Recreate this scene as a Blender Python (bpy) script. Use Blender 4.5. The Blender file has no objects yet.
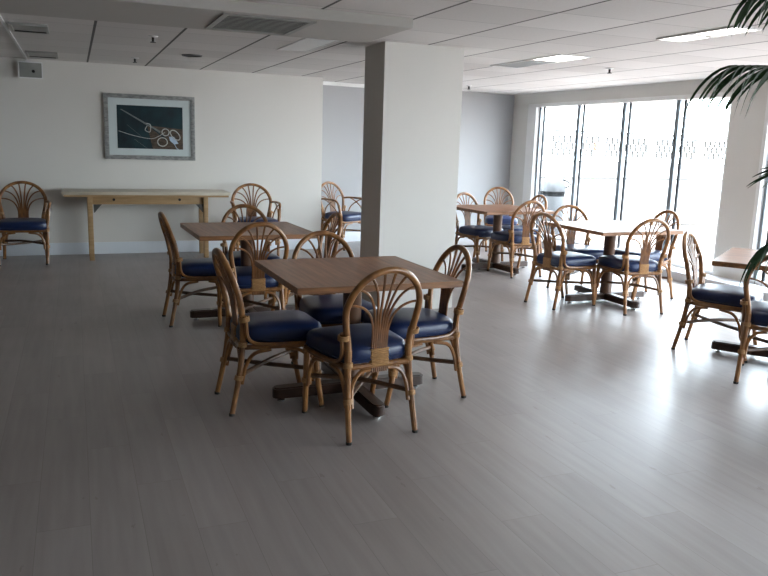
import bpy, bmesh, math, random
from mathutils import Vector, Matrix
random.seed(7)
scene = bpy.context.scene
col = scene.collection
R = math.radians

# ------------------------------------------------------------------ camera
F_PX, YAW, PITCH, ROLL = 763.05, -0.385976, -0.18879, 0.0317757
CAM = Vector((0, 0, 1.47))
cy, sy = math.cos(YAW), math.sin(YAW)
fw = Vector((-sy*math.cos(PITCH), cy*math.cos(PITCH), math.sin(PITCH)))
r0 = Vector((cy, sy, 0)); u0 = r0.cross(fw)
rr = r0*math.cos(ROLL) + u0*math.sin(ROLL)
uu = -r0*math.sin(ROLL) + u0*math.cos(ROLL)
cam = bpy.data.cameras.new('camera')
cam.sensor_width = 36; cam.lens = F_PX/768*36; cam.clip_start = .05; cam.clip_end = 300
camo = bpy.data.objects.new('camera', cam); col.objects.link(camo)
camo.matrix_world = Matrix(((rr.x, uu.x, -fw.x, CAM.x), (rr.y, uu.y, -fw.y, CAM.y), (rr.z, uu.z, -fw.z, CAM.z), (0, 0, 0, 1)))
scene.camera = camo

# ------------------------------------------------------------------ world, sun, exposure
world = bpy.data.worlds.new('world'); scene.world = world
world.use_nodes = True
wn = world.node_tree.nodes; wl = world.node_tree.links
bg = wn['Background']
sky = wn.new('ShaderNodeTexSky'); sky.sky_type = 'NISHITA'; sky.sun_disc = False
sky.sun_elevation = R(52); sky.sun_rotation = R(250); sky.air_density = 1; sky.dust_density = 4; sky.ozone_density = 1
mixw = wn.new('ShaderNodeMixRGB'); mixw.inputs[0].default_value = .72
mixw.inputs[2].default_value = (.87, .93, 1.0, 1)
SKYGAIN = wn.new('ShaderNodeVectorMath'); SKYGAIN.operation = 'SCALE'; SKYGAIN.inputs[3].default_value = .12
wl.new(sky.outputs[0], SKYGAIN.inputs[0]); wl.new(SKYGAIN.outputs[0], mixw.inputs[1])
wl.new(mixw.outputs[0], bg.inputs[0]); bg.inputs[1].default_value = 9.0
sun = bpy.data.lights.new('sun', 'SUN'); sun.energy = 2.5; sun.angle = R(4); sun.color = (1, .95, .88)
suno = bpy.data.objects.new('sun', sun); col.objects.link(suno)
suno.rotation_euler = Vector((.35, .45, -1)).to_track_quat('-Z', 'Y').to_euler()
for nm, y0, y1 in (('daylight_portal', 6.53, 10.3), ('daylight_portal', 1.0, 6.07), ('daylight_portal', -5.1, .55)):
    a = bpy.data.lights.new(nm, 'AREA'); a.shape = 'RECTANGLE'; a.size = 2.0; a.size_y = y1-y0
    a.cycles.is_portal = True
    ao = bpy.data.objects.new(nm, a); col.objects.link(ao)
    ao.location = (6.95, (y0+y1)/2, 1.12); ao.rotation_euler = (0, R(90), 0)
scene.view_settings.view_transform = 'Standard'
scene.view_settings.look = 'None'
scene.view_settings.gamma = 1
scene.view_settings.use_curve_mapping = False
scene.view_settings.exposure = 1.45

# ------------------------------------------------------------------ materials
MATS = {}
def mat(name, color, rough=.5, metal=0, noise=None, bump=0, spec=.5, emit=None, coat=0):
    """noise = (scale xyz, dark colour, detail) ; mixes base colour with a second one in object space"""
    m = bpy.data.materials.new(name); m.use_nodes = True
    nt = m.node_tree; b = nt.nodes['Principled BSDF']
    b.inputs['Base Color'].default_value = (*color, 1)
    b.inputs['Roughness'].default_value = rough
    b.inputs['Metallic'].default_value = metal
    b.inputs['Specular IOR Level'].default_value = spec
    b.inputs['Coat Weight'].default_value = coat
    if emit:
        b.inputs['Emission Color'].default_value = (*emit[0], 1); b.inputs['Emission Strength'].default_value = emit[1]
    if noise:
        tc = nt.nodes.new('ShaderNodeTexCoord'); mp = nt.nodes.new('ShaderNodeMapping'); nz = nt.nodes.new('ShaderNodeTexNoise')
        rp = nt.nodes.new('ShaderNodeValToRGB')
        nt.links.new(tc.outputs['Object'], mp.inputs[0]); mp.inputs['Scale'].default_value = noise[0]
        nt.links.new(mp.outputs[0], nz.inputs['Vector']); nz.inputs['Scale'].default_value = 1; nz.inputs['Detail'].default_value = 4
        rp.color_ramp.elements[0].position = .33; rp.color_ramp.elements[1].position = .68
        rp.color_ramp.elements[0].color = (*noise[1], 1); rp.color_ramp.elements[1].color = (*color, 1)
        nt.links.new(nz.outputs[0], rp.inputs[0]); nt.links.new(rp.outputs[0], b.inputs['Base Color'])
        if bump:
            bp = nt.nodes.new('ShaderNodeBump'); bp.inputs['Strength'].default_value = bump; bp.inputs['Distance'].default_value = .004
            nt.links.new(nz.outputs[0], bp.inputs['Height']); nt.links.new(bp.outputs[0], b.inputs['Normal'])
    MATS[name] = m
    return m

M_rattan = mat('rattan', (.34, .155, .048), .33, noise=((16, 16, 10), (.15, .06, .019)), bump=.15, coat=.15)
M_cane = mat('cane_binding', (.45, .25, .10), .45, noise=((60, 60, 180), (.30, .15, .06)), bump=.3)
M_ribs = mat('rattan_rib', (.28, .12, .042), .34, noise=((30, 30, 12), (.13, .052, .018)))
M_darkrattan = mat('stained_stretcher', (.15, .075, .035), .45, noise=((20, 20, 20), (.07, .033, .016)))
M_navy = mat('navy_vinyl', (.007, .021, .083), .36, noise=((5, 5, 5), (.005, .015, .06)), bump=.25)
M_navypipe = mat('navy_piping', (.010, .022, .075), .42, noise=((9, 9, 9), (.008, .018, .06)))
M_rubber = mat('rubber_tip', (.02, .018, .016), .6, noise=((30, 30, 30), (.012, .011, .01)))
M_walnut = mat('walnut_laminate', (.33, .145, .062), .36, noise=((46, 3.0, 10), (.19, .078, .033)), spec=.35)
M_edge = mat('oiled_wood_edge', (.33, .145, .055), .38, noise=((8, 30, 60), (.17, .075, .032)))
M_darkwood = mat('dark_stained_wood', (.055, .025, .015), .34, noise=((6, 30, 30), (.028, .013, .008)))
M_column = mat('column_wood', (.15, .075, .042), .4, noise=((25, 25, 4), (.09, .043, .025)))
M_chrome = mat('chrome', (.6, .6, .6), .25, 1, noise=((9, 9, 9), (.5, .5, .5)))
M_wall = mat('painted_wall', (.73, .71, .67), .75, noise=((.9, .9, .9), (.71, .69, .65)), spec=.3)
M_dimwall = mat('brown_wall', (.26, .22, .19), .8, noise=((.9, .9, .9), (.24, .20, .17)), spec=.3)  # for the unseen walls, dark brown chosen to cut bounced light
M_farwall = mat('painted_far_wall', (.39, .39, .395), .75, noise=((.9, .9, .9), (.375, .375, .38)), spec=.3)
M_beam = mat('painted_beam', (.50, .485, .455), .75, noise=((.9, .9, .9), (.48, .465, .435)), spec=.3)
M_pier = mat('painted_pillar', (.68, .665, .63), .7, noise=((1.1, 1.1, 1.1), (.65, .635, .60)), spec=.3)
M_base = mat('painted_baseboard', (.72, .76, .80), .5, noise=((3, 3, 3), (.69, .73, .77)))
M_white = mat('white_paint', (.80, .80, .79), .45, noise=((4, 4, 4), (.77, .77, .76)))
M_alum = mat('grey_aluminium', (.27, .30, .33), .4, .6, noise=((8, 8, 2), (.17, .20, .22)))
M_dalum = mat('dark_aluminium', (.025, .03, .036), .45, .2, noise=((8, 8, 2), (.02, .024, .03)))
M_pine = mat('pale_oak', (.46, .30, .15), .5, noise=((5, 40, 40), (.36, .225, .105)))
M_pinetop = mat('beige_laminate', (.60, .55, .45), .45, noise=((3, 30, 8), (.52, .46, .36)))
M_bracket = mat('steel_bracket', (.12, .12, .115), .45, .7, noise=((9, 9, 9), (.09, .09, .085)))
M_black = mat('black_plastic', (.012, .012, .012), .5, noise=((9, 9, 9), (.008, .008, .008)))
M_greybox = mat('grey_plastic', (.30, .31, .29), .55, noise=((7, 7, 7), (.27, .28, .26)))
M_silver = mat('silver_frame', (.42, .43, .42), .35, .5, noise=((20, 20, 60), (.24, .25, .25)), bump=.2)
M_mat = mat('picture_mat', (.60, .67, .67), .8, noise=((5, 5, 5), (.57, .64, .64)))
M_teal = mat('print_water', (.006, .035, .045), .4, noise=((5, 5, 4), (.003, .010, .016)))
M_dock = mat('print_dock', (.12, .085, .055), .5, noise=((20, 20, 50), (.04, .028, .02)))
M_pole = mat('print_pole', (.22, .24, .23), .5, noise=((20, 20, 20), (.13, .15, .15)))
M_rope = mat('print_rope', (.58, .60, .56), .6, noise=((60, 60, 60), (.40, .41, .38)))
M_rope2 = mat('print_cloth', (.50, .62, .75), .6, noise=((30, 30, 30), (.40, .50, .62)))
M_lens = mat('light_lens', (.9, .9, .88), .4, noise=((9, 9, 9), (.86, .86, .84)), emit=((1, .97, .92), 4))
M_lensoff = mat('light_lens_off', (.82, .83, .82), .4, noise=((9, 9, 9), (.79, .80, .79)))
M_tileblank = mat('panel_grey', (.40, .40, .38), .7, noise=((9, 9, 9), (.37, .37, .35)))
M_louvre = mat('louvre_grey', (.36, .37, .36), .4, .3, noise=((3, 90, 3), (.27, .28, .27)))
M_vent = mat('vent_metal', (.34, .34, .32), .5, noise=((9, 9, 9), (.29, .29, .27)))
M_vent_and_shade = mat('vent_and_shade_dark', (.035, .034, .032), .8, noise=((9, 9, 9), (.025, .024, .022)))
M_leaf = mat('palm_leaf', (.020, .050, .016), .65, noise=((9, 9, 9), (.011, .028, .009)), spec=.12)
M_stem = mat('palm_stem', (.10, .085, .035), .6, noise=((20, 20, 60), (.06, .05, .02)))
M_pot = mat('terracotta', (.30, .13, .07), .7, noise=((9, 9, 9), (.24, .10, .055)))
M_soil = mat('potting_soil', (.03, .02, .013), .95, noise=((40, 40, 40), (.015, .010, .007)), bump=.6)
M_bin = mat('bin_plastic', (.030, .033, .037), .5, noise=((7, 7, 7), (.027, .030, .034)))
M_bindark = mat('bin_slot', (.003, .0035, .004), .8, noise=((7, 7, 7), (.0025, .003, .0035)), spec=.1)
M_conc = mat('white_concrete', (.50, .51, .51), .8, noise=((2, 2, 2), (.46, .47, .47)))
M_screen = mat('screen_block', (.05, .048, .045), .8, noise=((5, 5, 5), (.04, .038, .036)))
M_flower = mat('orange_petal', (.30, .14, .07), .6, noise=((30, 30, 30), (.22, .09, .05)))
M_green = mat('shrub_leaf', (.10, .20, .06), .6, noise=((30, 30, 30), (.07, .14, .04)))

def glass_mat():
    m = bpy.data.materials.new('window_glass'); m.use_nodes = True; nt = m.node_tree; nt.nodes.clear()
    o = nt.nodes.new('ShaderNodeOutputMaterial'); mx = nt.nodes.new('ShaderNodeMixShader')
    t = nt.nodes.new('ShaderNodeBsdfTransparent'); g = nt.nodes.new('ShaderNodeBsdfGlossy')
    t.inputs[0].default_value = (.95, .98, .98, 1); g.inputs['Roughness'].default_value = .02
    fr = nt.nodes.new('ShaderNodeLayerWeight'); pw_ = nt.nodes.new('ShaderNodeMath'); pw_.operation = 'POWER'; pw_.inputs[1].default_value = 5
    ml = nt.nodes.new('ShaderNodeMath'); ml.operation = 'MULTIPLY_ADD'; ml.inputs[1].default_value = .7; ml.inputs[2].default_value = .03
    nt.links.new(fr.outputs['Facing'], pw_.inputs[0]); nt.links.new(pw_.outputs[0], ml.inputs[0]); nt.links.new(ml.outputs[0], mx.inputs[0]); nt.links.new(t.outputs[0], mx.inputs[1]); nt.links.new(g.outputs[0], mx.inputs[2])
    nt.links.new(mx.outputs[0], o.inputs[0]); return m
M_glass = glass_mat()

def nodes_helper(m):
    nt = m.node_tree
    def N(t, **k):
        n = nt.nodes.new(t)
        for a, v in k.items(): setattr(n, a, v)
        return n
    def MA(op, a, b=None):
        n = nt.nodes.new('ShaderNodeMath'); n.operation = op
        for i, v in enumerate((a, b)):
            if v is None: continue
            if isinstance(v, (int, float)): n.inputs[i].default_value = v
            else: nt.links.new(v, n.inputs[i])
        return n.outputs[0]
    return nt, N, MA

def floor_mat():
    m = bpy.data.materials.new('vinyl_plank_floor'); m.use_nodes = True
    nt, N, MA = nodes_helper(m); b = nt.nodes['Principled BSDF']
    tc = N('ShaderNodeTexCoord'); sp = N('ShaderNodeSeparateXYZ'); nt.links.new(tc.outputs['Object'], sp.inputs[0])
    W, L = .19, 1.22
    xi = MA('FLOOR', MA('DIVIDE', sp.outputs[0], W))
    off = MA('MULTIPLY', MA('FRACT', MA('MULTIPLY', xi, .377)), L)
    yy = MA('DIVIDE', MA('ADD', sp.outputs[1], off), L)
    yi = MA('FLOOR', yy)
    cb = N('ShaderNodeCombineXYZ'); nt.links.new(xi, cb.inputs[0]); nt.links.new(yi, cb.inputs[1])
    wn_ = N('ShaderNodeTexWhiteNoise'); nt.links.new(cb.outputs[0], wn_.inputs['Vector'])
    # grain
    mp = N('ShaderNodeMapping'); mp.inputs['Scale'].default_value = (26, 1.6, 1)
    ad = N('ShaderNodeVectorMath', operation='ADD'); nt.links.new(tc.outputs['Object'], ad.inputs[0]); nt.links.new(wn_.outputs['Color'], ad.inputs[1])
    nt.links.new(ad.outputs[0], mp.inputs[0])
    nz = N('ShaderNodeTexNoise'); nz.inputs['Scale'].default_value = 1; nz.inputs['Detail'].default_value = 5; nt.links.new(mp.outputs[0], nz.inputs['Vector'])
    v = MA('ADD', MA('MULTIPLY', wn_.outputs['Value'], .22), MA('MULTIPLY', nz.outputs[0], .78))
    rp = N('ShaderNodeValToRGB'); rp.color_ramp.elements[0].position = .2; rp.color_ramp.elements[1].position = .8
    rp.color_ramp.elements[0].color = (.238, .205, .190, 1); rp.color_ramp.elements[1].color = (.330, .292, .276, 1)
    nt.links.new(v, rp.inputs[0])
    # joints
    fx = MA('FRACT', MA('DIVIDE', sp.outputs[0], W)); fy = MA('FRACT', yy)
    j = MA('MAXIMUM', MA('LESS_THAN', fx, .012), MA('LESS_THAN', fy, .002))
    mx = N('ShaderNodeMixRGB'); mx.inputs[2].default_value = (.15, .125, .105, 1)
    nt.links.new(MA('MULTIPLY', j, .6), mx.inputs[0]); nt.links.new(rp.outputs[0], mx.inputs[1])
    # a few scuffs of their own shape
    sc = N('ShaderNodeTexNoise'); sc.inputs['Scale'].default_value = 1; sc.inputs['Detail'].default_value = 8
    ms = N('ShaderNodeMapping'); ms.inputs['Scale'].default_value = (16, 5, 1); nt.links.new(tc.outputs['Object'], ms.inputs[0]); nt.links.new(ms.outputs[0], sc.inputs['Vector'])
    sm = MA('MULTIPLY', MA('GREATER_THAN', sc.outputs[0], .70), .45)
    mx2 = N('ShaderNodeMixRGB'); mx2.inputs[2].default_value = (.16, .12, .10, 1); nt.links.new(sm, mx2.inputs[0]); nt.links.new(mx.outputs[0], mx2.inputs[1])
    nt.links.new(mx2.outputs[0], b.inputs['Base Color'])
    n2 = N('ShaderNodeTexNoise'); n2.inputs['Scale'].default_value = 2.2; n2.inputs['Detail'].default_value = 4; nt.links.new(tc.outputs['Object'], n2.inputs['Vector'])
    nt.links.new(MA('ADD', MA('MULTIPLY', n2.outputs[0], .18), .26), b.inputs['Roughness'])
    b.inputs['Specular IOR Level'].default_value = .75
    return m

def ceiling_mat():
    m = bpy.data.materials.new('ceiling_tiles'); m.use_nodes = True
    nt, N, MA = nodes_helper(m); b = nt.nodes['Principled BSDF']; b.inputs['Roughness'].default_value = .85
    tc = N('ShaderNodeTexCoord'); sp = N('ShaderNodeSeparateXYZ'); nt.links.new(tc.outputs['Object'], sp.inputs[0])
    u = MA('DIVIDE', MA('ADD', sp.outputs[0], 20*.654-.19), .654); v = MA('DIVIDE', MA('ADD', sp.outputs[1], 20*.6-3.59), .6)
    fu = MA('FRACT', u); fv = MA('FRACT', v)
    du = MA('MINIMUM', fu, MA('SUBTRACT', 1, fu)); dv = MA('MINIMUM', fv, MA('SUBTRACT', 1, fv))
    cb = N('ShaderNodeCombineXYZ'); nt.links.new(MA('FLOOR', u), cb.inputs[0]); nt.links.new(MA('FLOOR', v), cb.inputs[1])
    wn_ = N('ShaderNodeTexWhiteNoise'); nt.links.new(cb.outputs[0], wn_.inputs['Vector'])
    fs = N('ShaderNodeTexNoise'); fs.inputs['Scale'].default_value = 60; fs.inputs['Detail'].default_value = 3; nt.links.new(tc.outputs['Object'], fs.inputs['Vector'])
    val = MA('ADD', MA('MULTIPLY', wn_.outputs['Value'], .5), MA('MULTIPLY', fs.outputs[0], .5))
    rp = N('ShaderNodeValToRGB'); rp.color_ramp.elements[0].position = .2; rp.color_ramp.elements[1].position = .8
    rp.color_ramp.elements[0].color = (.60, .58, .56, 1); rp.color_ramp.elements[1].color = (.71, .69, .67, 1)
    nt.links.new(val, rp.inputs[0])
    m1 = N('ShaderNodeMixRGB'); m1.inputs[2].default_value = (.34, .335, .32, 1)
    nt.links.new(MA('MULTIPLY', MA('LESS_THAN', dv, .008), .8), m1.inputs[0]); nt.links.new(rp.outputs[0], m1.inputs[1])
    m2 = N('ShaderNodeMixRGB'); m2.inputs[2].default_value = (.07, .068, .065, 1)
    nt.links.new(MA('MULTIPLY', MA('LESS_THAN', du, .016), .95), m2.inputs[0]); nt.links.new(m1.outputs[0], m2.inputs[1])
    nt.links.new(m2.outputs[0], b.inputs['Base Color'])
    bp = N('ShaderNodeBump'); bp.inputs['Strength'].default_value = .2; bp.inputs['Distance'].default_value = .003
    nt.links.new(fs.outputs[0], bp.inputs['Height']); nt.links.new(bp.outputs[0], b.inputs['Normal'])
    return m

def paver_mat():
    m = bpy.data.materials.new('terrace_pavers'); m.use_nodes = True
    nt, N, MA = nodes_helper(m); b = nt.nodes['Principled BSDF']; b.inputs['Roughness'].default_value = .8
    tc = N('ShaderNodeTexCoord'); br = N('ShaderNodeTexBrick'); nt.links.new(tc.outputs['Object'], br.inputs['Vector'])
    br.inputs['Scale'].default_value = 1; br.inputs['Brick Width'].default_value = .4; br.inputs['Row Height'].default_value = .2
    br.inputs['Mortar Size'].default_value = .012
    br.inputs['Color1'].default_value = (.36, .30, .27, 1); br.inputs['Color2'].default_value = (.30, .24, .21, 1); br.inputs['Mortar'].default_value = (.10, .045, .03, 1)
    nt.links.new(br.outputs[0], b.inputs['Base Color']); return m
M_floor, M_ceil, M_paver = floor_mat(), ceiling_mat(), paver_mat()

# ------------------------------------------------------------------ mesh helpers
def obj(name, bm, m, parent=None, loc=None, smooth=True):
    bmesh.ops.recalc_face_normals(bm, faces=bm.faces)
    me = bpy.data.meshes.new(name); bm.to_mesh(me); bm.free()
    for x in (m if isinstance(m, (list, tuple)) else [m]): me.materials.append(x)
    if smooth:
        me.polygons.foreach_set('use_smooth', [True]*len(me.polygons))
        try: me.set_sharp_from_angle(angle=R(38))
        except Exception: pass
    o = bpy.data.objects.new(name, me); col.objects.link(o)
    if parent: o.parent = parent
    if loc: o.location = loc
    return o
def empty(name, loc=(0, 0, 0), rz=0):
    o = bpy.data.objects.new(name, None); o.empty_display_size = .2; col.objects.link(o)
    o.location = loc; o.rotation_euler = (0, 0, rz); return o
def tag(o, label, cat, group=None):
    o['label'] = label; o['category'] = cat
    if group: o['group'] = group
    return o
def struct(o): o['kind'] = 'structure'; return o

def box(bm, x0, x1, y0, y1, z0, z1, bev=0, mi=0):
    vs = [bm.verts.new((x, y, z)) for x in (x0, x1) for y in (y0, y1) for z in (z0, z1)]
    fs = [bm.faces.new([vs[i] for i in q]) for q in ((0, 1, 3, 2), (4, 6, 7, 5), (0, 4, 5, 1), (2, 3, 7, 6), (0, 2, 6, 4), (1, 5, 7, 3))]
    for f in fs: f.material_index = mi
    if bev:
        es = {e for f in fs for e in f.edges}
        bmesh.ops.bevel(bm, geom=list(es), offset=bev, segments=2, affect='EDGES', profile=.6)
def boxbm(*a, **k):
    bm = bmesh.new(); box(bm, *a, **k); return bm
def spline(pts, n=8):
    P = [Vector(p) for p in pts]
    if len(P) < 3: return P
    out = []
    Q = [2*P[0]-P[1]] + P + [2*P[-1]-P[-2]]
    for i in range(1, len(Q)-2):
        a, b, c, d = Q[i-1:i+3]
        for k in range(n):
            t = k/n
            out.append(.5*((2*b) + (c-a)*t + (2*a-5*b+4*c-d)*t*t + (3*b-a-3*c+d)*t**3))
    out.append(P[-1]); return out
def tube(bm, path, rad, sides=8, closed=False, mi=0):
    P = [Vector(p) for p in path]; n = len(P)
    rf = rad if callable(rad) else (lambda t: rad)
    T = []
    for i in range(n):
        if closed: t = P[(i+1) % n]-P[i-1]
        else: t = P[min(i+1, n-1)]-P[max(i-1, 0)]
        T.append(t.normalized())
    ref = Vector((0, 0, 1)) if abs(T[0].z) < .9 else Vector((1, 0, 0))
    nrm = (ref - T[0]*ref.dot(T[0])).normalized()
    rings = []
    for i in range(n):
        nrm = (nrm - T[i]*nrm.dot(T[i])).normalized(); bi = T[i].cross(nrm)
        r_ = rf(i/max(n-1, 1))
        rings.append([bm.verts.new(P[i] + (nrm*math.cos(a)+bi*math.sin(a))*r_) for a in (2*math.pi*k/sides for k in range(sides))])
    for i in range(n if closed else n-1):
        A, B = rings[i], rings[(i+1) % n]
        for k in range(sides):
            f = bm.faces.new((A[k], A[(k+1) % sides], B[(k+1) % sides], B[k])); f.material_index = mi
    if not closed:
        for ring, c in ((rings[0], -1), (rings[-1], 1)):
            f = bm.faces.new(ring); f.material_index = mi
def tubebm(*a, **k):
    bm = bmesh.new(); tube(bm, *a, **k); return bm
def lathe(bm, prof, seg=20, c=(0, 0), mi=0):
    rings = []
    for r_, z in prof:
        if r_ < 1e-5: rings.append([bm.verts.new((c[0], c[1], z))])
        else: rings.append([bm.verts.new((c[0]+r_*math.cos(2*math.pi*k/seg), c[1]+r_*math.sin(2*math.pi*k/seg), z)) for k in range(seg)])
    for A, B in zip(rings, rings[1:]):
        for k in range(seg):
            q = [A[k % len(A)], A[(k+1) % len(A)], B[(k+1) % len(B)], B[k % len(B)]]
            q = list(dict.fromkeys(q))
            if len(q) > 2: bm.faces.new(q).material_index = mi
def lathebm(*a, **k):
    bm = bmesh.new(); lathe(bm, *a, **k); return bm
def prism(bm, poly, y0, y1, mi=0):       # polygon in xz extruded in y
    a = [bm.verts.new((x, y0, z)) for x, z in poly]; b = [bm.verts.new((x, y1, z)) for x, z in poly]
    bm.faces.new(a).material_index = mi; bm.faces.new(b[::-1]).material_index = mi
    for i in range(len(a)):
        j = (i+1) % len(a); bm.faces.new((a[i], a[j], b[j], b[i])).material_index = mi

# ------------------------------------------------------------------ room shell
H = 2.286
XR = 6.68                      # inner face of the window wall
struct(obj('floor', boxbm(-7.2, 6.86, -5.6, 11.4, -.12, 0), M_floor))
struct(obj('ceiling', boxbm(-7.2, 6.86, -5.6, 11.4, H, H+.15), M_ceil))
struct(obj('wall_back', boxbm(-7.2, 3.1, 10.0, 11.4, 0, H), M_wall))
bm = bmesh.new()
vs = [bm.verts.new(p) for p in ((3.1, 10.56, 0), (6.86, 11.1, 0), (6.86, 11.4, 0), (3.1, 11.4, 0), (3.1, 10.56, H), (6.86, 11.1, H), (6.86, 11.4, H), (3.1, 11.4, H))]
for q in ((0, 1, 2, 3), (4, 5, 6, 7), (0, 1, 5, 4), (1, 2, 6, 5), (2, 3, 7, 6), (3, 0, 4, 7)): bm.faces.new([vs[i] for i in q])
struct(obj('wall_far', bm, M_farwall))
struct(obj('wall_left', boxbm(-7.2, -7.0, -5.4, 10.0, 0, H), M_dimwall))
struct(obj('wall_front', boxbm(-7.2, 6.68, -5.6, -5.4, 0, H), M_dimwall))
ZT, ZS = 2.125, .11
bm = bmesh.new()
box(bm, XR, XR+.18, -5.4, 11.25, ZT, H)
for y0, y1 in ((10.62, 11.25), (6.07, 6.53), (.55, 1.0), (-5.4, -5.1)): box(bm, XR, XR+.18, y0, y1, 0, ZT)
for y0, y1 in ((6.53, 10.62), (1.0, 6.07), (-5.1, .55)): box(bm, XR, XR+.18, y0, y1, 0, ZS)
struct(obj('wall_right', bm, M_pier))
struct(obj('trim_1', boxbm(6.40, XR, -5.4, 10.98, 0, ZS-.005, bev=.006), M_base))   # low curb under the windows
struct(obj('baseboard_back', boxbm(-7.0, 3.1, 9.985, 10.0, 0, .145, bev=.004), M_base))
bm = bmesh.new(); box(bm, 0, 3.62, -.015, 0, 0, .145, bev=.004)
o = struct(obj('baseboard_far', bm, M_base, loc=(3.1, 10.56, 0))); o.rotation_euler.z = math.atan2(.54, 3.76)
bm = bmesh.new(); box(bm, 0, 1.1, -.02, 0, H-.055, H-.003)
o = struct(obj('trim_2', bm, M_white, loc=(3.1, 10.56, 0))); o.rotation_euler.z = math.atan2(.54, 3.76)
struct(obj('trim_4', boxbm(-.475, -.452, 5.8, 10.0, H-.012, H-.0005), M_white))
# pillar and the dropped beam
struct(obj('trim_3', boxbm(2.417, 3.149, 6.09, 6.56, 0, H), M_pier))
bpy.data.objects['trim_3'].name = 'pillar'
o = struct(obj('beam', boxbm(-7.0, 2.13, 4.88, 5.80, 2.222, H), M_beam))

def window(n, y0, y1, mulls, casing=True):
    w = empty('window_%d' % n, (0, 0, 0)); struct(w)
    bm = bmesh.new()
    box(bm, XR-.012, XR+.16, y0, y1, ZT-.05, ZT, bev=.004); box(bm, XR+.005, XR+.16, y0, y1, ZS, ZS+.035, bev=.004)
    c = .24 if casing else .05
    box(bm, XR-.012, XR+.16, y1-c, y1, ZS+.035, ZT-.05, bev=.004); box(bm, XR+.005, XR+.16, y0, y0+.03, ZS+.035, ZT-.05, bev=.004)
    obj('window_frame', bm, M_white, w)
    def post(ya, light):
        b = bmesh.new(); box(b, XR+.05, XR+(.085 if light else .075), ya, ya+(.065 if light else .034), ZS+.035, ZT-.05, bev=.003)
        obj('mullion', b, M_alum if light else M_dalum, w)
    edges = [y0+.03] + sorted(mulls) + [y1-c]
    for y in mulls + [y1-c-.05]:
        post(y-.085, False); post(y+.015, True)
    for a, b_ in zip(edges, edges[1:]):
        b = bmesh.new(); box(b, XR+.105, XR+.111, a, b_, ZS+.035, ZT-.05); obj('window_pane', b, M_glass, w)
window(1, 6.53, 10.62, [7.36, 8.34, 9.33])
window(2, 1.0, 6.07, [2.0, 3.0, 4.0, 5.0], False)
window(3, -5.1, .55, [-4.1, -3.2, -2.3, -1.4, -.45], False)  # out of view, lengthened behind the camera to brighten the near floor

# ------------------------------------------------------------------ outside terrace
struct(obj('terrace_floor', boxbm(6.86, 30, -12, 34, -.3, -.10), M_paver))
bm = bmesh.new(); box(bm, 6.9, 24, 13.0, 13.2, -.1, 1.19); box(bm, 6.9, 24, 12.96, 13.24, .86, .90); box(bm, 6.9, 24, 13.0, 13.2, 1.76, 1.80)
for k in range(14): box(bm, 7.25+k*1.3, 7.35+k*1.3, 13.04, 13.16, 1.19, 1.76)
struct(obj('terrace_wall', bm, M_conc))
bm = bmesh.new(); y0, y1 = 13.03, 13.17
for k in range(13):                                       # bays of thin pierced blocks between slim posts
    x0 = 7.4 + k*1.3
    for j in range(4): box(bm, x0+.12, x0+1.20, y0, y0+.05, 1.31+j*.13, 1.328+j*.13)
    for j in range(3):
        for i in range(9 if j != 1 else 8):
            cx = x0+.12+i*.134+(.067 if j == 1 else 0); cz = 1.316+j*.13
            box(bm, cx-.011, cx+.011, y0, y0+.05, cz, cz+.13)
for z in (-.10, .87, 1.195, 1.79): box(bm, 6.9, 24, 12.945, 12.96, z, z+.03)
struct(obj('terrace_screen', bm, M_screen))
t = tag(empty('flowering_plant', (9.60, 12.72, -.10)), 'small plant with orange flowers in front of the pierced block wall outside', 'plant')
obj('planter', lathebm([(0, 0), (.12, 0), (.16, .3), (.145, .3), (.13, .26), (0, .26)], 16), M_conc, t)
bm = bmesh.new()
for k in range(12):
    a = random.uniform(0, 6.28); h = random.uniform(.5, 1.62); ra = random.uniform(.02, .12)
    tube(bm, spline([(0, 0, .25), (ra*.4*math.cos(a), ra*.4*math.sin(a), h*.6), (ra*math.cos(a), ra*math.sin(a), h)], 4), lambda t: .004*(1.1-t), 5)
obj('stem', bm, M_green, t)
bm = bmesh.new()
for k in range(16):
    a = random.uniform(0, 6.28); ra = random.uniform(.0, .12); h = random.uniform(1.5, 1.72)
    bmesh.ops.create_icosphere(bm, subdivisions=1, radius=.022, matrix=Matrix.Translation((ra*math.cos(a), ra*math.sin(a), h)) @ Matrix.Diagonal((1, 1, .7, 1)))
obj('flower', bm, M_flower, t)
t = tag(empty('trash_bin', (7.97, 11.7, -.10)), 'pale domed trash bin on the terrace outside the leftmost window pane', 'trash bin')
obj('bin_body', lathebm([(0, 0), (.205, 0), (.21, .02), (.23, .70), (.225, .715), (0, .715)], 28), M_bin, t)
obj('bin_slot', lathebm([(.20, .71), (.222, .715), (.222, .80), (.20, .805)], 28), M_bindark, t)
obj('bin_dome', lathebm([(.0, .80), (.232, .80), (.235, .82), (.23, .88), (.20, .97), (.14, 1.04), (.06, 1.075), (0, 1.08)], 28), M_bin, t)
ar_ = [R(x) for x in range(-75, 91, 11)]
obj('bin_flap_rim', tubebm([(.235*math.cos(R(-20))*math.cos(a)*.55+.08, -.23*math.cos(a)-.01, .84+.20*(a-ar_[0])/(ar_[-1]-ar_[0])) for a in ar_], .012, 6), M_bindark, t)

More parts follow.
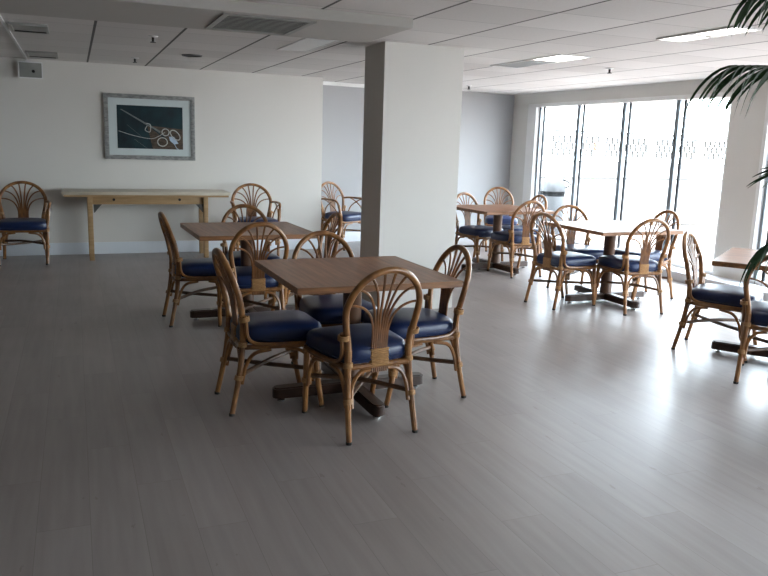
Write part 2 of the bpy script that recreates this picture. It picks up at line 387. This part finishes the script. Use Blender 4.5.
# ------------------------------------------------------------------ ceiling fittings
def troffer(x0, x1, y0, y1, label, lens, half=None, frame_m=None, far_m=None, z=H, drop=.02, name='ceiling_light', cat='ceiling light', group=None):
    t = tag(empty(name, ((x0+x1)/2, (y0+y1)/2, z)), label, cat, group)
    w, l = (x1-x0)/2, (y1-y0)/2; f = .02
    bm = bmesh.new()
    for a in ((-w, w, -l, -l+f), (-w, w, l-f, l), (-w, -w+f, -l+f, l-f), (w-f, w, -l+f, l-f)): box(bm, *a, -drop, -.0005)
    obj('frame', bm, frame_m or M_white, t)
    if half is None:
        obj('diffuser', boxbm(-w+f, w-f, -l+f, l-f, -drop*.55, -.0008), lens, t)
    else:
        obj('diffuser', boxbm(-w+f, w-f, -l+f, half-.03, -drop*.55, -.0008), lens, t)
        obj('louvre', boxbm(-w+f, w-f, half+.03, l-f, -drop*.55, -.0008), far_m or M_louvre, t)
        for d in (-.02, .015):
            obj('divider', boxbm(-w+f, w-f, half+d, half+d+.012, -drop*.9, -.0008), M_vent, t)
    if name == 'ceiling_panel': obj('painted_shade_strip', boxbm(-w+f, w-f, l-f-.02, l-f-.002, -drop*.9, -drop*.5), M_vent_and_shade, t)  # solid dark strip, paints the shade on the far face of the recess
    return t
troffer(4.04, 4.37, 5.96, 7.22, 'half-lit recessed ceiling light above the table by the windows', M_lens, half=-.1, drop=.009)
troffer(4.02, 4.26, 3.98, 4.72, 'fully lit recessed ceiling light nearest the hanging palm fronds', M_lens, half=.05, far_m=M_lens, drop=.012)
troffer(1.79, 2.08, 6.28, 7.24, 'unlit white ceiling light between the air vent and the pillar', M_lensoff, drop=.006)
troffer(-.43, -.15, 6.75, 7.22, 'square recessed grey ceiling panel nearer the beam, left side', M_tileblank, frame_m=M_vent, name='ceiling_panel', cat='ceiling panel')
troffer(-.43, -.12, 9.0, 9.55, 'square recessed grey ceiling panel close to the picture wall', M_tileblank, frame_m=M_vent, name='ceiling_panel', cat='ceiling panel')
t = tag(empty('air_vent', (1.19, 5.33, 2.222)), 'slatted grey air vent under the dropped ceiling beam', 'air vent')
bm = bmesh.new()
for a in ((-.3, .3, -.37, -.33), (-.3, .3, .33, .37), (-.3, -.26, -.33, .33), (.26, .3, -.33, .33)): box(bm, *a, -.008, -.0005)
obj('vent_frame', bm, M_vent, t); obj('vent_recess', boxbm(-.26, .26, -.33, .33, -.002, -.0006), M_vent_and_shade, t)
for k in range(11):
    b = bmesh.new(); box(b, -.255, .255, -.011, .011, -.0012, .0012)
    o = obj('slat', b, M_vent, t); o.location = (0, -.28+k*.056, -.0045); o.rotation_euler.x = R(5)
for (x, y), lb in (((.657, 6.95), 'sprinkler head on the ceiling between beam and black downlight'), ((.656, 9.0), 'sprinkler head on the ceiling close above the framed picture'),
                   ((5.12, 6.66), 'sprinkler head on the ceiling in front of the window mullions'), ((5.17, 9.8), 'sprinkler head on the ceiling just right of the pillar')):
    t = tag(empty('sprinkler_head', (x, y, H)), lb, 'sprinkler', 'ceiling sprinklers')
    obj('escutcheon', lathebm([(0, -.0006), (.042, -.0006), (.04, -.008), (.02, -.012), (0, -.012)], 16), M_white, t)
    bm = bmesh.new(); lathe(bm, [(0, -.012), (.012, -.012), (.01, -.045), (.024, -.05), (.024, -.054), (0, -.054)], 12)
    obj('nozzle', bm, M_black, t)
t = tag(empty('downlight', (1.165, 8.30, H)), 'round black recessed downlight in the ceiling above the console table', 'downlight')
obj('ring', lathebm([(.085, -.0006), (.105, -.0006), (.10, -.012), (.085, -.010)], 28), M_bracket, t)
obj('lamp_recess', lathebm([(0, -.004), (.086, -.004), (.086, -.0006), (0, -.0006)], 28), M_black, t)

# ------------------------------------------------------------------ wall things
t = tag(empty('wall_speaker', (-.425, 10.0, 2.155)), 'small grey box with a dark round hole, high on the wall', 'wall speaker')
obj('speaker_box', boxbm(-.125, .125, -.07, -.0005, -.09, .09, bev=.006), M_greybox, t)
bm = bmesh.new()
for a in ((-.13, .13, .082, .094), (-.13, .13, -.094, -.082), (-.13, -.118, -.082, .082), (.118, .13, -.082, .082)): box(bm, a[0], a[1], -.078, -.068, a[2], a[3])
obj('rim', bm, M_white, t)
o = obj('knob', lathebm([(0, 0), (.018, 0), (.016, .008), (0, .008)], 14), M_black, t); o.location = (.03, -.07, -.012); o.rotation_euler.x = R(90)

# framed picture: x .35..1.42, z 1.167..1.945
t = tag(empty('framed_picture', (.886, 10.0, 1.556)), 'silver framed picture of ropes on a dock over dark teal water', 'picture')
W, Hh = .535, .39
bm = bmesh.new()
for (fa, fb, d0, d1) in ((0, .028, -.032, -.002), (.028, .05, -.026, -.002)):
    W1, H1, W2, H2 = W-fa, Hh-fa, W-fb, Hh-fb
    for (p, q, r_, s_) in (((-W1, -H1), (W1, -H1), (W2, -H2), (-W2, -H2)), ((W1, -H1), (W1, H1), (W2, H2), (W2, -H2)), ((W1, H1), (-W1, H1), (-W2, H2), (W2, H2)), ((-W1, H1), (-W1, -H1), (-W2, -H2), (-W2, H2))):
        prism(bm, [p, q, r_, s_], d0, d1)
obj('picture_frame', bm, M_silver, t, smooth=False)
obj('mat_board', boxbm(-W+.048, W-.048, -.014, -.002, -Hh+.048, Hh-.048), M_mat, t)
pw, ph = .388, .258
def P(u, v): return (-pw+2*pw*u, ph-2*ph*v)     # u right, v down
bm = bmesh.new()
prism(bm, [P(0, 0), P(1, 0), P(1, 1), P(0, 1)], -.0160, -.0140, 0)
prism(bm, [P(.45, .45), P(1, .52), P(1, 1), P(.53, 1)], -.0168, -.0160, 1)
prism(bm, [P(.05, .10), P(.07, .09), P(.66, .58), P(.64, .62)], -.0174, -.0168, 2)
prism(bm, [P(.50, .50), P(.54, .52), P(.73, .72), P(.70, .74)], -.0175, -.0168, 0)
def rope(pts, r_, mi): tube(bm, [(*P(u, v)[:1], -.0178, P(u, v)[1]) for u, v in [(p.x, p.y) for p in spline([(a, b, 0) for a, b in pts], 8)]], r_, 5, mi=mi)
rope([(.02, .60), (.25, .70), (.50, .76), (.62, .70), (.72, .60)], .0035, 3)
rope([(.45, .46), (.42, .56), (.49, .60), (.50, .44), (.44, .40)], .0045, 3)
rope([(.25, .78), (.38, .92), (.45, 1.0)], .0016, 2); rope([(.15, .45), (.35, .7)], .0014, 2)
for cu, cv, ru, rv in ((.68, .83, .075, .10), (.73, .60, .055, .08)):
    tube(bm, [(P(cu+ru*math.cos(a), 0)[0], -.0180, P(0, cv+rv*math.sin(a))[1]) for a in [2*math.pi*k/24 for k in range(24)]], .0058, 6, closed=True, mi=3)
tube(bm, [(P(.88+.075*math.cos(a), 0)[0], -.0180, P(0, .66+.10*math.sin(a)+.06*math.cos(a))[1]) for a in [2*math.pi*k/24 for k in range(24)]], .0062, 6, closed=True, mi=3)
prism(bm, [P(.78, .70), P(.86, .70), P(.93, .86), (P(.86, .88)), P(.80, .80)], -.0195, -.0168, 4)
rope([(.86, .86), (.90, .97), (.93, 1.0)], .004, 4)
obj('print', bm, [M_teal, M_dock, M_pole, M_rope, M_rope2], t, smooth=False)

# console table
t = tag(empty('console_table', (0, 0, 0)), 'long pale wood console table against the wall under the picture', 'console table')
obj('tabletop', boxbm(-.15, 1.76, 9.42, 9.96, .768, .805, bev=.006), M_pinetop, t)
obj('edge_band', boxbm(-.13, 1.74, 9.43, 9.95, .745, .768), M_pine, t)
for y in (9.50, 9.84):
    a = obj('apron', boxbm(.16, 1.45, y, y+.03, .655, .745, bev=.003), M_pine, t)
    for x in (.41, 1.16):
        o = obj('bolt', lathebm([(0, 0), (.016, 0), (.016, .006), (0, .006)], 10), M_black, a); o.location = (x, y, .71); o.rotation_euler.x = R(90)
for x in (.12, 1.44):
    for y in (9.46, 9.83):
        obj('leg', boxbm(x, x+.055, y, y+.055, 0, .745, bev=.004), M_pine, t)
    obj('crosspiece', boxbm(x+.012, x+.053, 9.515, 9.83, .60, .68, bev=.003), M_pine, t)
    s = 1 if x < 1 else -1
    bm = bmesh.new(); xc = x+(.066 if s > 0 else -.001)
    prism(bm, [(xc, .655), (xc+s*.09, .655), (xc+s*.075, .64), (xc+s*.01, .56), (xc, .56)], 9.49, 9.50)
    obj('corner_bracket', bm, M_bracket, t)

# ------------------------------------------------------------------ tables
def make_table(label, x, y, deg):
    t = tag(empty('dining_table', (x, y, 0), R(deg)), label, 'table')
    return t
HS = .465
def table_parts(t):
    top = obj('tabletop', boxbm(-HS+.012, HS-.012, -HS+.012, HS-.012, .712, .742), M_walnut, t)
    bm = bmesh.new()
    for a in ((-HS, HS, -HS, -HS+.012), (-HS, HS, HS-.012, HS), (-HS, -HS+.012, -HS+.012, HS-.012), (HS-.012, HS, -HS+.012, HS-.012)): box(bm, *a, .708, .7425)
    obj('edge_band', bm, M_edge, top)
    bm = bmesh.new(); box(bm, -.16, .16, -.16, .16, .69, .7115, bev=.006); obj('mounting_plate', bm, M_darkwood, t)
    obj('column', lathebm([(0, .085), (.058, .085), (.056, .12), (.052, .40), (.056, .68), (.062, .69), (0, .69)], 20), M_column, t)
    for k in range(4):
        a = k*math.pi/2
        b = bmesh.new()
        L = .47; w = .04
        pl = [(.03, -w), (L-.035, -w), (L-.01, -w*.72), (L, -w*.25), (L, w*.25), (L-.01, w*.72), (L-.035, w), (.03, w)]
        lo = [b.verts.new((px, py, .024)) for px, py in pl]; hi = [b.verts.new((px, py, .088 if px < .2 else .084)) for px, py in pl]
        b.faces.new(lo[::-1]); b.faces.new(hi)
        for i in range(len(pl)): j = (i+1) % len(pl); b.faces.new((lo[i], lo[j], hi[j], hi[i]))
        bmesh.ops.bevel(b, geom=[e for e in b.edges if abs(e.verts[0].co.z-e.verts[1].co.z) < .02 and e.verts[0].co.z > .05], offset=.008, segments=2, affect='EDGES')
        f = obj('foot', b, M_darkwood, t); f.rotation_euler.z = a
        g = obj('glide', lathebm([(0, 0), (.022, 0), (.022, .008), (.008, .012), (.008, .026), (0, .026)], 12), M_chrome, f); g.location = (.42, 0, 0)
def copy_tree(o, parent=None):
    c = o.copy(); col.objects.link(c)
    if parent: c.parent = parent
    for ch in o.children: copy_tree(ch, c)
    return c
TABLES = [('square walnut dining table nearest the camera, in front of the pillar', 1.462, 4.08, .8),
          ('square walnut dining table behind the nearest one, left of the pillar', 1.29, 6.19, 1.5),
          ('square dining table in the far corner just right of the pillar', 4.67, 7.95, 4),
          ('square dining table in the middle of the window front, before the panes', 4.80, 6.02, 1),
          ('square dining table at the right edge, cut off by the photo', 4.68, 3.86, 36)]
proto_t = None
for i, (lb, x, y, dg) in enumerate(TABLES):
    if proto_t is None:
        proto_t = make_table(lb, x, y, dg); table_parts(proto_t); o = proto_t
    else:
        o = copy_tree(proto_t); o['label'] = lb; o.location = (x, y, 0); o.rotation_euler.z = R(dg)
    o['group'] = 'square dining tables'

# ------------------------------------------------------------------ rattan chairs
LEAN = [(0, -.245), (.25, -.194), (.40, -.178), (.49, -.177), (.636, -.200), (.75, -.238), (.87, -.276), (.95, -.30)]
def ly(z):
    for (z0, a), (z1, b) in zip(LEAN, LEAN[1:]):
        if z <= z1:
            return a+(b-a)*(z-z0)/(z1-z0)
    return LEAN[-1][1]
HZ, HA, HB = .655, .205, .213
def hoop_pt(ang): z = HZ+HB*math.sin(ang); return Vector((HA*math.cos(ang), ly(z), z))
def binding(p0, d, r_, n=4):
    """a short bundle of cane turns around a pole at p0 along direction d"""
    d = Vector(d).normalized(); b = bmesh.new()
    ref = Vector((1, 0, 0)) if abs(d.x) < .8 else Vector((0, 1, 0))
    u = d.cross(ref).normalized(); v = d.cross(u)
    pts = [Vector(p0)+d*(.026*(k/(n*10))-.013)+(u*math.cos(2*math.pi*k/10)+v*math.sin(2*math.pi*k/10))*r_ for k in range(n*10+1)]
    tube(b, pts, .0042, 5); return b
def chair_parts(root, arms=False):
    # hoop: from one rear post over the top to the other
    path = [(-.173, ly(.44), .44), (-.178, ly(.50), .50), (-.193, ly(.57), .57)] + [tuple(hoop_pt(R(180-a))) for a in range(0, 181, 15)] + [(.193, ly(.57), .57), (.178, ly(.50), .50), (.173, ly(.44), .44)]
    obj('back_hoop', tubebm(spline(path, 4), .0175, 10), M_rattan, root)
    for i in range(8):
        s = -1 if i < 4 else 1; k = i if i < 4 else 7-i
        x0 = (i-3.5)*.0118
        ang = R((10, 34, 59, 81)[k]); e = hoop_pt(ang); ex = s*e.x
        cz = (e.z+.005, e.z-.01, e.z-.06, e.z-.10)[k]
        pts = []
        for q in range(15):
            t_ = q/14; a, b, c = (1-t_)**2, 2*t_*(1-t_), t_*t_
            cx = x0*1.05 + (s*.012 if k < 2 else s*.008)
            x = a*x0+b*cx+c*ex; z = a*.54+b*cz+c*e.z
            pts.append((x, ly(z), z))
        pts = [(x0, ly(.335), .335), (x0, ly(.45), .45)] + pts
        obj('rib', tubebm(pts, .0070, 6), M_ribs, root)
    b = bmesh.new()
    for k in range(9):
        z = .372+k*.0100
        tube(b, [(x, ly(z)+yy, z) for x, yy in ((-.052, -.004), (-.046, -.012), (.046, -.012), (.052, -.004), (.052, .004), (.046, .012), (-.046, .012), (-.052, .004))], .0052, 5, closed=True)
    obj('splat_band', b, M_cane, root)
    # seat frame ring
    ring = [(-.173, -.176), (-.10, -.180), (.10, -.180), (.173, -.176), (.198, .02), (.212, .20), (.20, .232), (.10, .24), (-.10, .24), (-.20, .232), (-.212, .20), (-.198, .02)]
    obj('seat_frame', tubebm(spline([(x, y, .370) for x, y in ring]+[(ring[0][0], ring[0][1], .370)], 3)[:-1], .0145, 8, closed=True), M_rattan, root)
    # cushion
    def sup(a, sc):
        n = 4.6; c, s_ = math.cos(a), math.sin(a)
        x = math.copysign(abs(c)**(2/n), c)*.212*sc; y = math.copysign(abs(s_)**(2/n), s_)*.230*sc
        return x*(1+.20*y/.22*.5), y+.046
    b = bmesh.new(); rings = []
    for sc, z in ((.92, .382), (.985, .387), (1.01, .402), (1.02, .425), (1.015, .448), (.985, .464), (.93, .473), (.80, .481), (.5, .488), (.22, .490)):
        rings.append([b.verts.new((*sup(2*math.pi*k/40, sc), z)) for k in range(40)])
    for A, B in zip(rings, rings[1:]):
        for k in range(40): b.faces.new((A[k], A[(k+1) % 40], B[(k+1) % 40], B[k]))
    b.faces.new(rings[0][::-1]); b.faces.new(rings[-1])
    cu = obj('seat_cushion', b, M_navy, root)
    obj('piping', tubebm([(*sup(2*math.pi*k/40, 1.015), .404) for k in range(40)], .005, 5, closed=True), M_navypipe, cu)
    for s in (-1, 1):
        lp = [(s*.192, -.245, .0), (s*.182, ly(.22), .22), (s*.174, ly(.38), .38), (s*.173, ly(.46), .46)]
        rear = obj('leg', tubebm(spline(lp, 5), lambda t: .0145+.0045*t, 9), M_rattan, root)
        obj('foot_tip', lathebm([(0, 0), (.0155, 0), (.016, .014), (0, .014)], 9, c=(s*.192, -.244)), M_rubber, rear)
        obj('cane_binding', binding((s*.183, ly(.205), .205), (0, .05, .2), .021), M_cane, rear)
        obj('cane_binding', binding((s*.174, ly(.385), .385), (0, .02, .2), .0215), M_cane, rear)
        fl = [(s*.205, .262, 0), (s*.213, .236, .14), (s*.216, .222, .27), (s*.214, .214, .40)]
        if arms: fl += [(s*.228, .20, .50), (s*.236, .175, .60)]
        front = obj('leg', tubebm(spline(fl, 5), lambda t: .0145+.004*t, 9), M_rattan, root)
        obj('foot_tip', lathebm([(0, 0), (.0155, 0), (.016, .014), (0, .014)], 9, c=(s*.205, .261)), M_rubber, front)
        obj('cane_binding', binding((s*.214, .229, .20), (0, -.03, .2), .021), M_cane, front)
        obj('cane_binding', binding((s*.2145, .216, .375), (0, -.01, .2), .021), M_cane, front)
        # side rail hugging the cushion and turning up along the post
        sr = [(s*.228, .21, .386), (s*.226, .08, .386), (s*.214, -.06, .388), (s*.204, -.125, .398), (s*.200, -.160, .435), (s*.205, ly(.52)+.012, .515), (s*.210, ly(.55)+.008, .55)]
        o = obj('side_rail', tubebm(spline(sr, 5), .0105, 7), M_rattan, root)
        obj('cane_binding', binding((s*.200, ly(.53)+.006, .53), (s*.01, -.03, .2), .027), M_cane, o)
        # curved corner braces
        obj('corner_brace', tubebm(spline([(s*.212, .212, .17), (s*.209, .19, .27), (s*.205, .14, .335), (s*.201, .05, .354)], 5), .0105, 7), M_rattan, root)
        obj('corner_brace', tubebm(spline([(s*.184, -.188, .17), (s*.187, -.165, .27), (s*.190, -.12, .335), (s*.195, -.03, .354)], 5), .0105, 7), M_rattan, root)
        obj('corner_brace', tubebm(spline([(s*.190, .236, .17), (s*.182, .236, .27), (s*.14, .238, .335), (s*.055, .24, .354)], 5), .0105, 7), M_rattan, root)
        obj('corner_brace', tubebm(spline([(s*.163, ly(.17), .17), (s*.155, ly(.27), .27), (s*.115, ly(.33), .335), (s*.05, ly(.36), .352)], 5), .0105, 7), M_rattan, root)
        obj('stretcher', tubebm(spline([(s*.183, ly(.215), .215), (0, .01, .225+.012*s), (-s*.212, .228, .225)], 5), .0125, 7), M_darkrattan, root)
        if arms:
            ar = [(s*.205, ly(.655), .655), (s*.232, -.12, .665), (s*.248, .02, .665), (s*.247, .13, .655), (s*.238, .175, .60)]
            a = obj('armrest', tubebm(spline(ar, 6), .014, 9), M_rattan, root)
            obj('arm_brace', tubebm(spline([(s*.205, -.12, .43), (s*.224, -.07, .55), (s*.242, .05, .635), (s*.247, .11, .652)], 5), .0075, 6), M_rattan, a)
            obj('arm_brace', tubebm(spline([(s*.222, .18, .44), (s*.232, .10, .55), (s*.236, -.02, .63), (s*.232, -.10, .658)], 5), .0075, 6), M_rattan, a)

def place(o, label, rx, ry, deg, group):
    """rx, ry = middle between the rear feet; deg = heading of the sitter"""
    a = R(deg); f = Vector((math.cos(a), math.sin(a)))
    o.location = (rx+f.x*.245, ry+f.y*.245, 0); o.rotation_euler.z = a-math.pi/2
    tag(o, label, 'chair', group)
G1 = 'rattan dining chairs'; G2 = 'rattan armchairs'
CHAIRS = [
 ('rattan chair with its back to the camera at the nearest table', 1.39, 3.372, 98),
 ('rattan chair seen side-on at the left of the nearest table', .722, 4.10, 2),
 ('rattan chair at the right of the nearest table, before the bare floor', 2.08, 4.01, 181),
 ('rattan chair on the far side of the nearest table, tucked in', 1.495, 4.77, -90),
 ('rattan chair seen side-on at the left of the table behind the nearest', .64, 6.175, 2),
 ('rattan chair facing away, between the nearest table and the one behind it', 1.22, 5.40, 90),
 ('rattan chair on the console side of the table behind the nearest', 1.40, 6.825, -90),
 ('rattan chair seen edge-on between the second table and the pillar', 1.985, 6.046, 180),
 ('rattan chair turned askew at the left of the far corner table', 4.54, 8.55, -74),
 ('rattan chair facing away at the near side of the far corner table', 4.74, 7.36, 91),
 ('rattan chair seen edge-on at the window side of the far corner table', 5.42, 8.25, 181),
 ('rattan chair against the far wall in the corner behind the tables', 5.72, 9.75, -112),
 ('rattan chair at the left of the window front table, back toward camera', 4.01, 5.97, 10),
 ('rattan chair facing the panes at the near side of the window front table', 4.75, 5.40, 84),
 ('rattan chair on the far side of the window front table, facing the room', 4.82, 6.73, -100),
 ('rattan chair on the pane side of the window front table', 5.565, 6.13, 180),
 ('rattan chair seen side-on at the left of the right edge table', 4.305, 4.46, -57),
 ('rattan chair half cut off by the right edge, behind palm leaves', 4.05, 3.40, 38),
]
ARMS = [
 ('rattan armchair left of the console table, at the left edge', -.57, 9.75, -90),
 ('rattan armchair at the right end of the console table', 2.08, 9.72, -92),
 ('rattan armchair turned sideways in the recess, left of the pillar', 3.33, 10.34, -60),
]
pc = empty('dining_chair'); chair_parts(pc)
for i, (lb, x, y, dg) in enumerate(CHAIRS):
    o = pc if i == 0 else copy_tree(pc)
    place(o, lb, x, y, dg, G1)
pa = empty('armchair'); chair_parts(pa, True)
for o in [pa] + list(pa.children_recursive):               # the armchairs are broader than the side chairs
    if o.type == 'MESH':
        for v in o.data.vertices: v.co.x *= 1.18; v.co.z *= 1.02
for i, (lb, x, y, dg) in enumerate(ARMS):
    o = pa if i == 0 else copy_tree(pa)
    place(o, lb, x, y, dg, G2)

# ------------------------------------------------------------------ potted palm at the right
PX, PY_ = 3.62, 2.62
t = tag(empty('potted_palm', (PX, PY_, 0)), 'tall potted palm whose dark fronds hang in from the right edge', 'plant')
obj('pot', lathebm([(0, 0), (.15, 0), (.155, .01), (.20, .34), (.215, .345), (.215, .38), (.195, .38), (.185, .34), (0, .34)], 28), M_pot, t)
obj('soil', lathebm([(0, .341), (.184, .341), (.16, .352), (0, .358)], 20), M_soil, t)
bm = bmesh.new()
for k in range(4):
    a = k*1.7; tube(bm, spline([(.05*math.cos(a), .05*math.sin(a), .34), (.04*math.cos(a), .04*math.sin(a), .8), (.02*math.cos(a+.5), .02*math.sin(a+.5), 1.35)], 6), lambda t: .024-.008*t, 8)
obj('trunk', bm, M_stem, t)
def frond(path, n, ll, droop, fwd=.75, spread=.75, wid=.0105, seed=0, u0=.28):
    rnd = random.Random(seed)
    P_ = spline([Vector(p)-Vector((PX, PY_, 0)) for p in path], 12)
    f = obj('frond', tubebm(P_, lambda t: .007*(1-t)+.0022, 6), M_leaf, t)
    b = bmesh.new(); N_ = len(P_)
    for i in range(n):
        u = u0+(1-u0)*i/(n-1); k = min(int(u*(N_-1)), N_-2); p = P_[k].lerp(P_[k+1], u*(N_-1)-k)
        tg = (P_[k+1]-P_[k]).normalized()
        L = ll*(1-.35*abs(u-.6))*rnd.uniform(.88, 1.1)
        for s in (-1, 1):
            sd = tg.cross(Vector((0, 0, 1))).normalized()*s
            d = (tg*(fwd if u < .97 else 1.3)+sd*spread+Vector((0, 0, .10))).normalized()
            q = [p.copy()]; v = d.copy(); st = L/9
            for z in range(9):
                v = (v+Vector((0, 0, -droop*rnd.uniform(.8, 1.1)))).normalized(); q.append(q[-1]+v*st)
            up = sd.cross(d).normalized(); pv = None
            for z in range(10):
                w = wid*math.sin(math.pi*min(1, (z+1.2)/10.2))**.7*(1 if z < 9 else .15)
                tz = (q[min(z+1, 9)]-q[max(z-1, 0)]).normalized(); wv = tz.cross(Vector((tz.y, -tz.x, .3))).normalized()
                a_, c_ = b.verts.new(q[z]+wv*w+up*.001), b.verts.new(q[z]-wv*w)
                m_ = b.verts.new(q[z]-up*.003)
                if pv:
                    b.faces.new((pv[0], a_, m_, pv[1])); b.faces.new((pv[1], m_, c_, pv[2]))
                pv = (a_, m_, c_)
    obj('leaflets', b, M_leaf, f)
top = (PX, PY_, 1.30)
# fronds drooping into view, then the rest of the crown
frond([top, (3.60, 2.80, 1.72), (3.46, 2.95, 1.895), (3.28, 3.0, 1.908), (3.07, 3.0, 1.897)], 10, .42, .22, 1.0, .42, .0092, 1, .5)
frond([top, (3.56, 2.62, 1.85), (3.32, 2.72, 2.17), (3.12, 2.80, 2.235), (2.97, 2.80, 2.21)], 8, .33, .24, 1.0, .40, .011, 2, .5)
frond([top, (3.62, 2.85, 1.38), (3.57, 3.0, 1.41), (3.49, 3.02, 1.385)], 5, .22, .06, 1.0, .5, .007, 3, .6)
frond([top, (3.63, 2.84, 1.12), (3.56, 2.98, 1.08), (3.45, 3.0, 1.005)], 12, .33, .24, .8, .4, .007, 4, .45)
for k, (a, h, L) in enumerate(((0.2, 1.9, .7), (-.9, 2.0, .75), (-1.8, 1.85, .7), (-2.6, 1.75, .6), (.9, 1.75, .6), (-.3, 1.55, .6), (-1.4, 1.5, .55))):
    c_, s_ = math.cos(a), math.sin(a)
    frond([top, (PX+.2*L*c_, PY_+.2*L*s_, 1.3+(h-1.3)*.7), (PX+.55*L*c_, PY_+.55*L*s_, h), (PX+L*c_, PY_+L*s_, h-.15)], 14, .32, .26, seed=10+k)
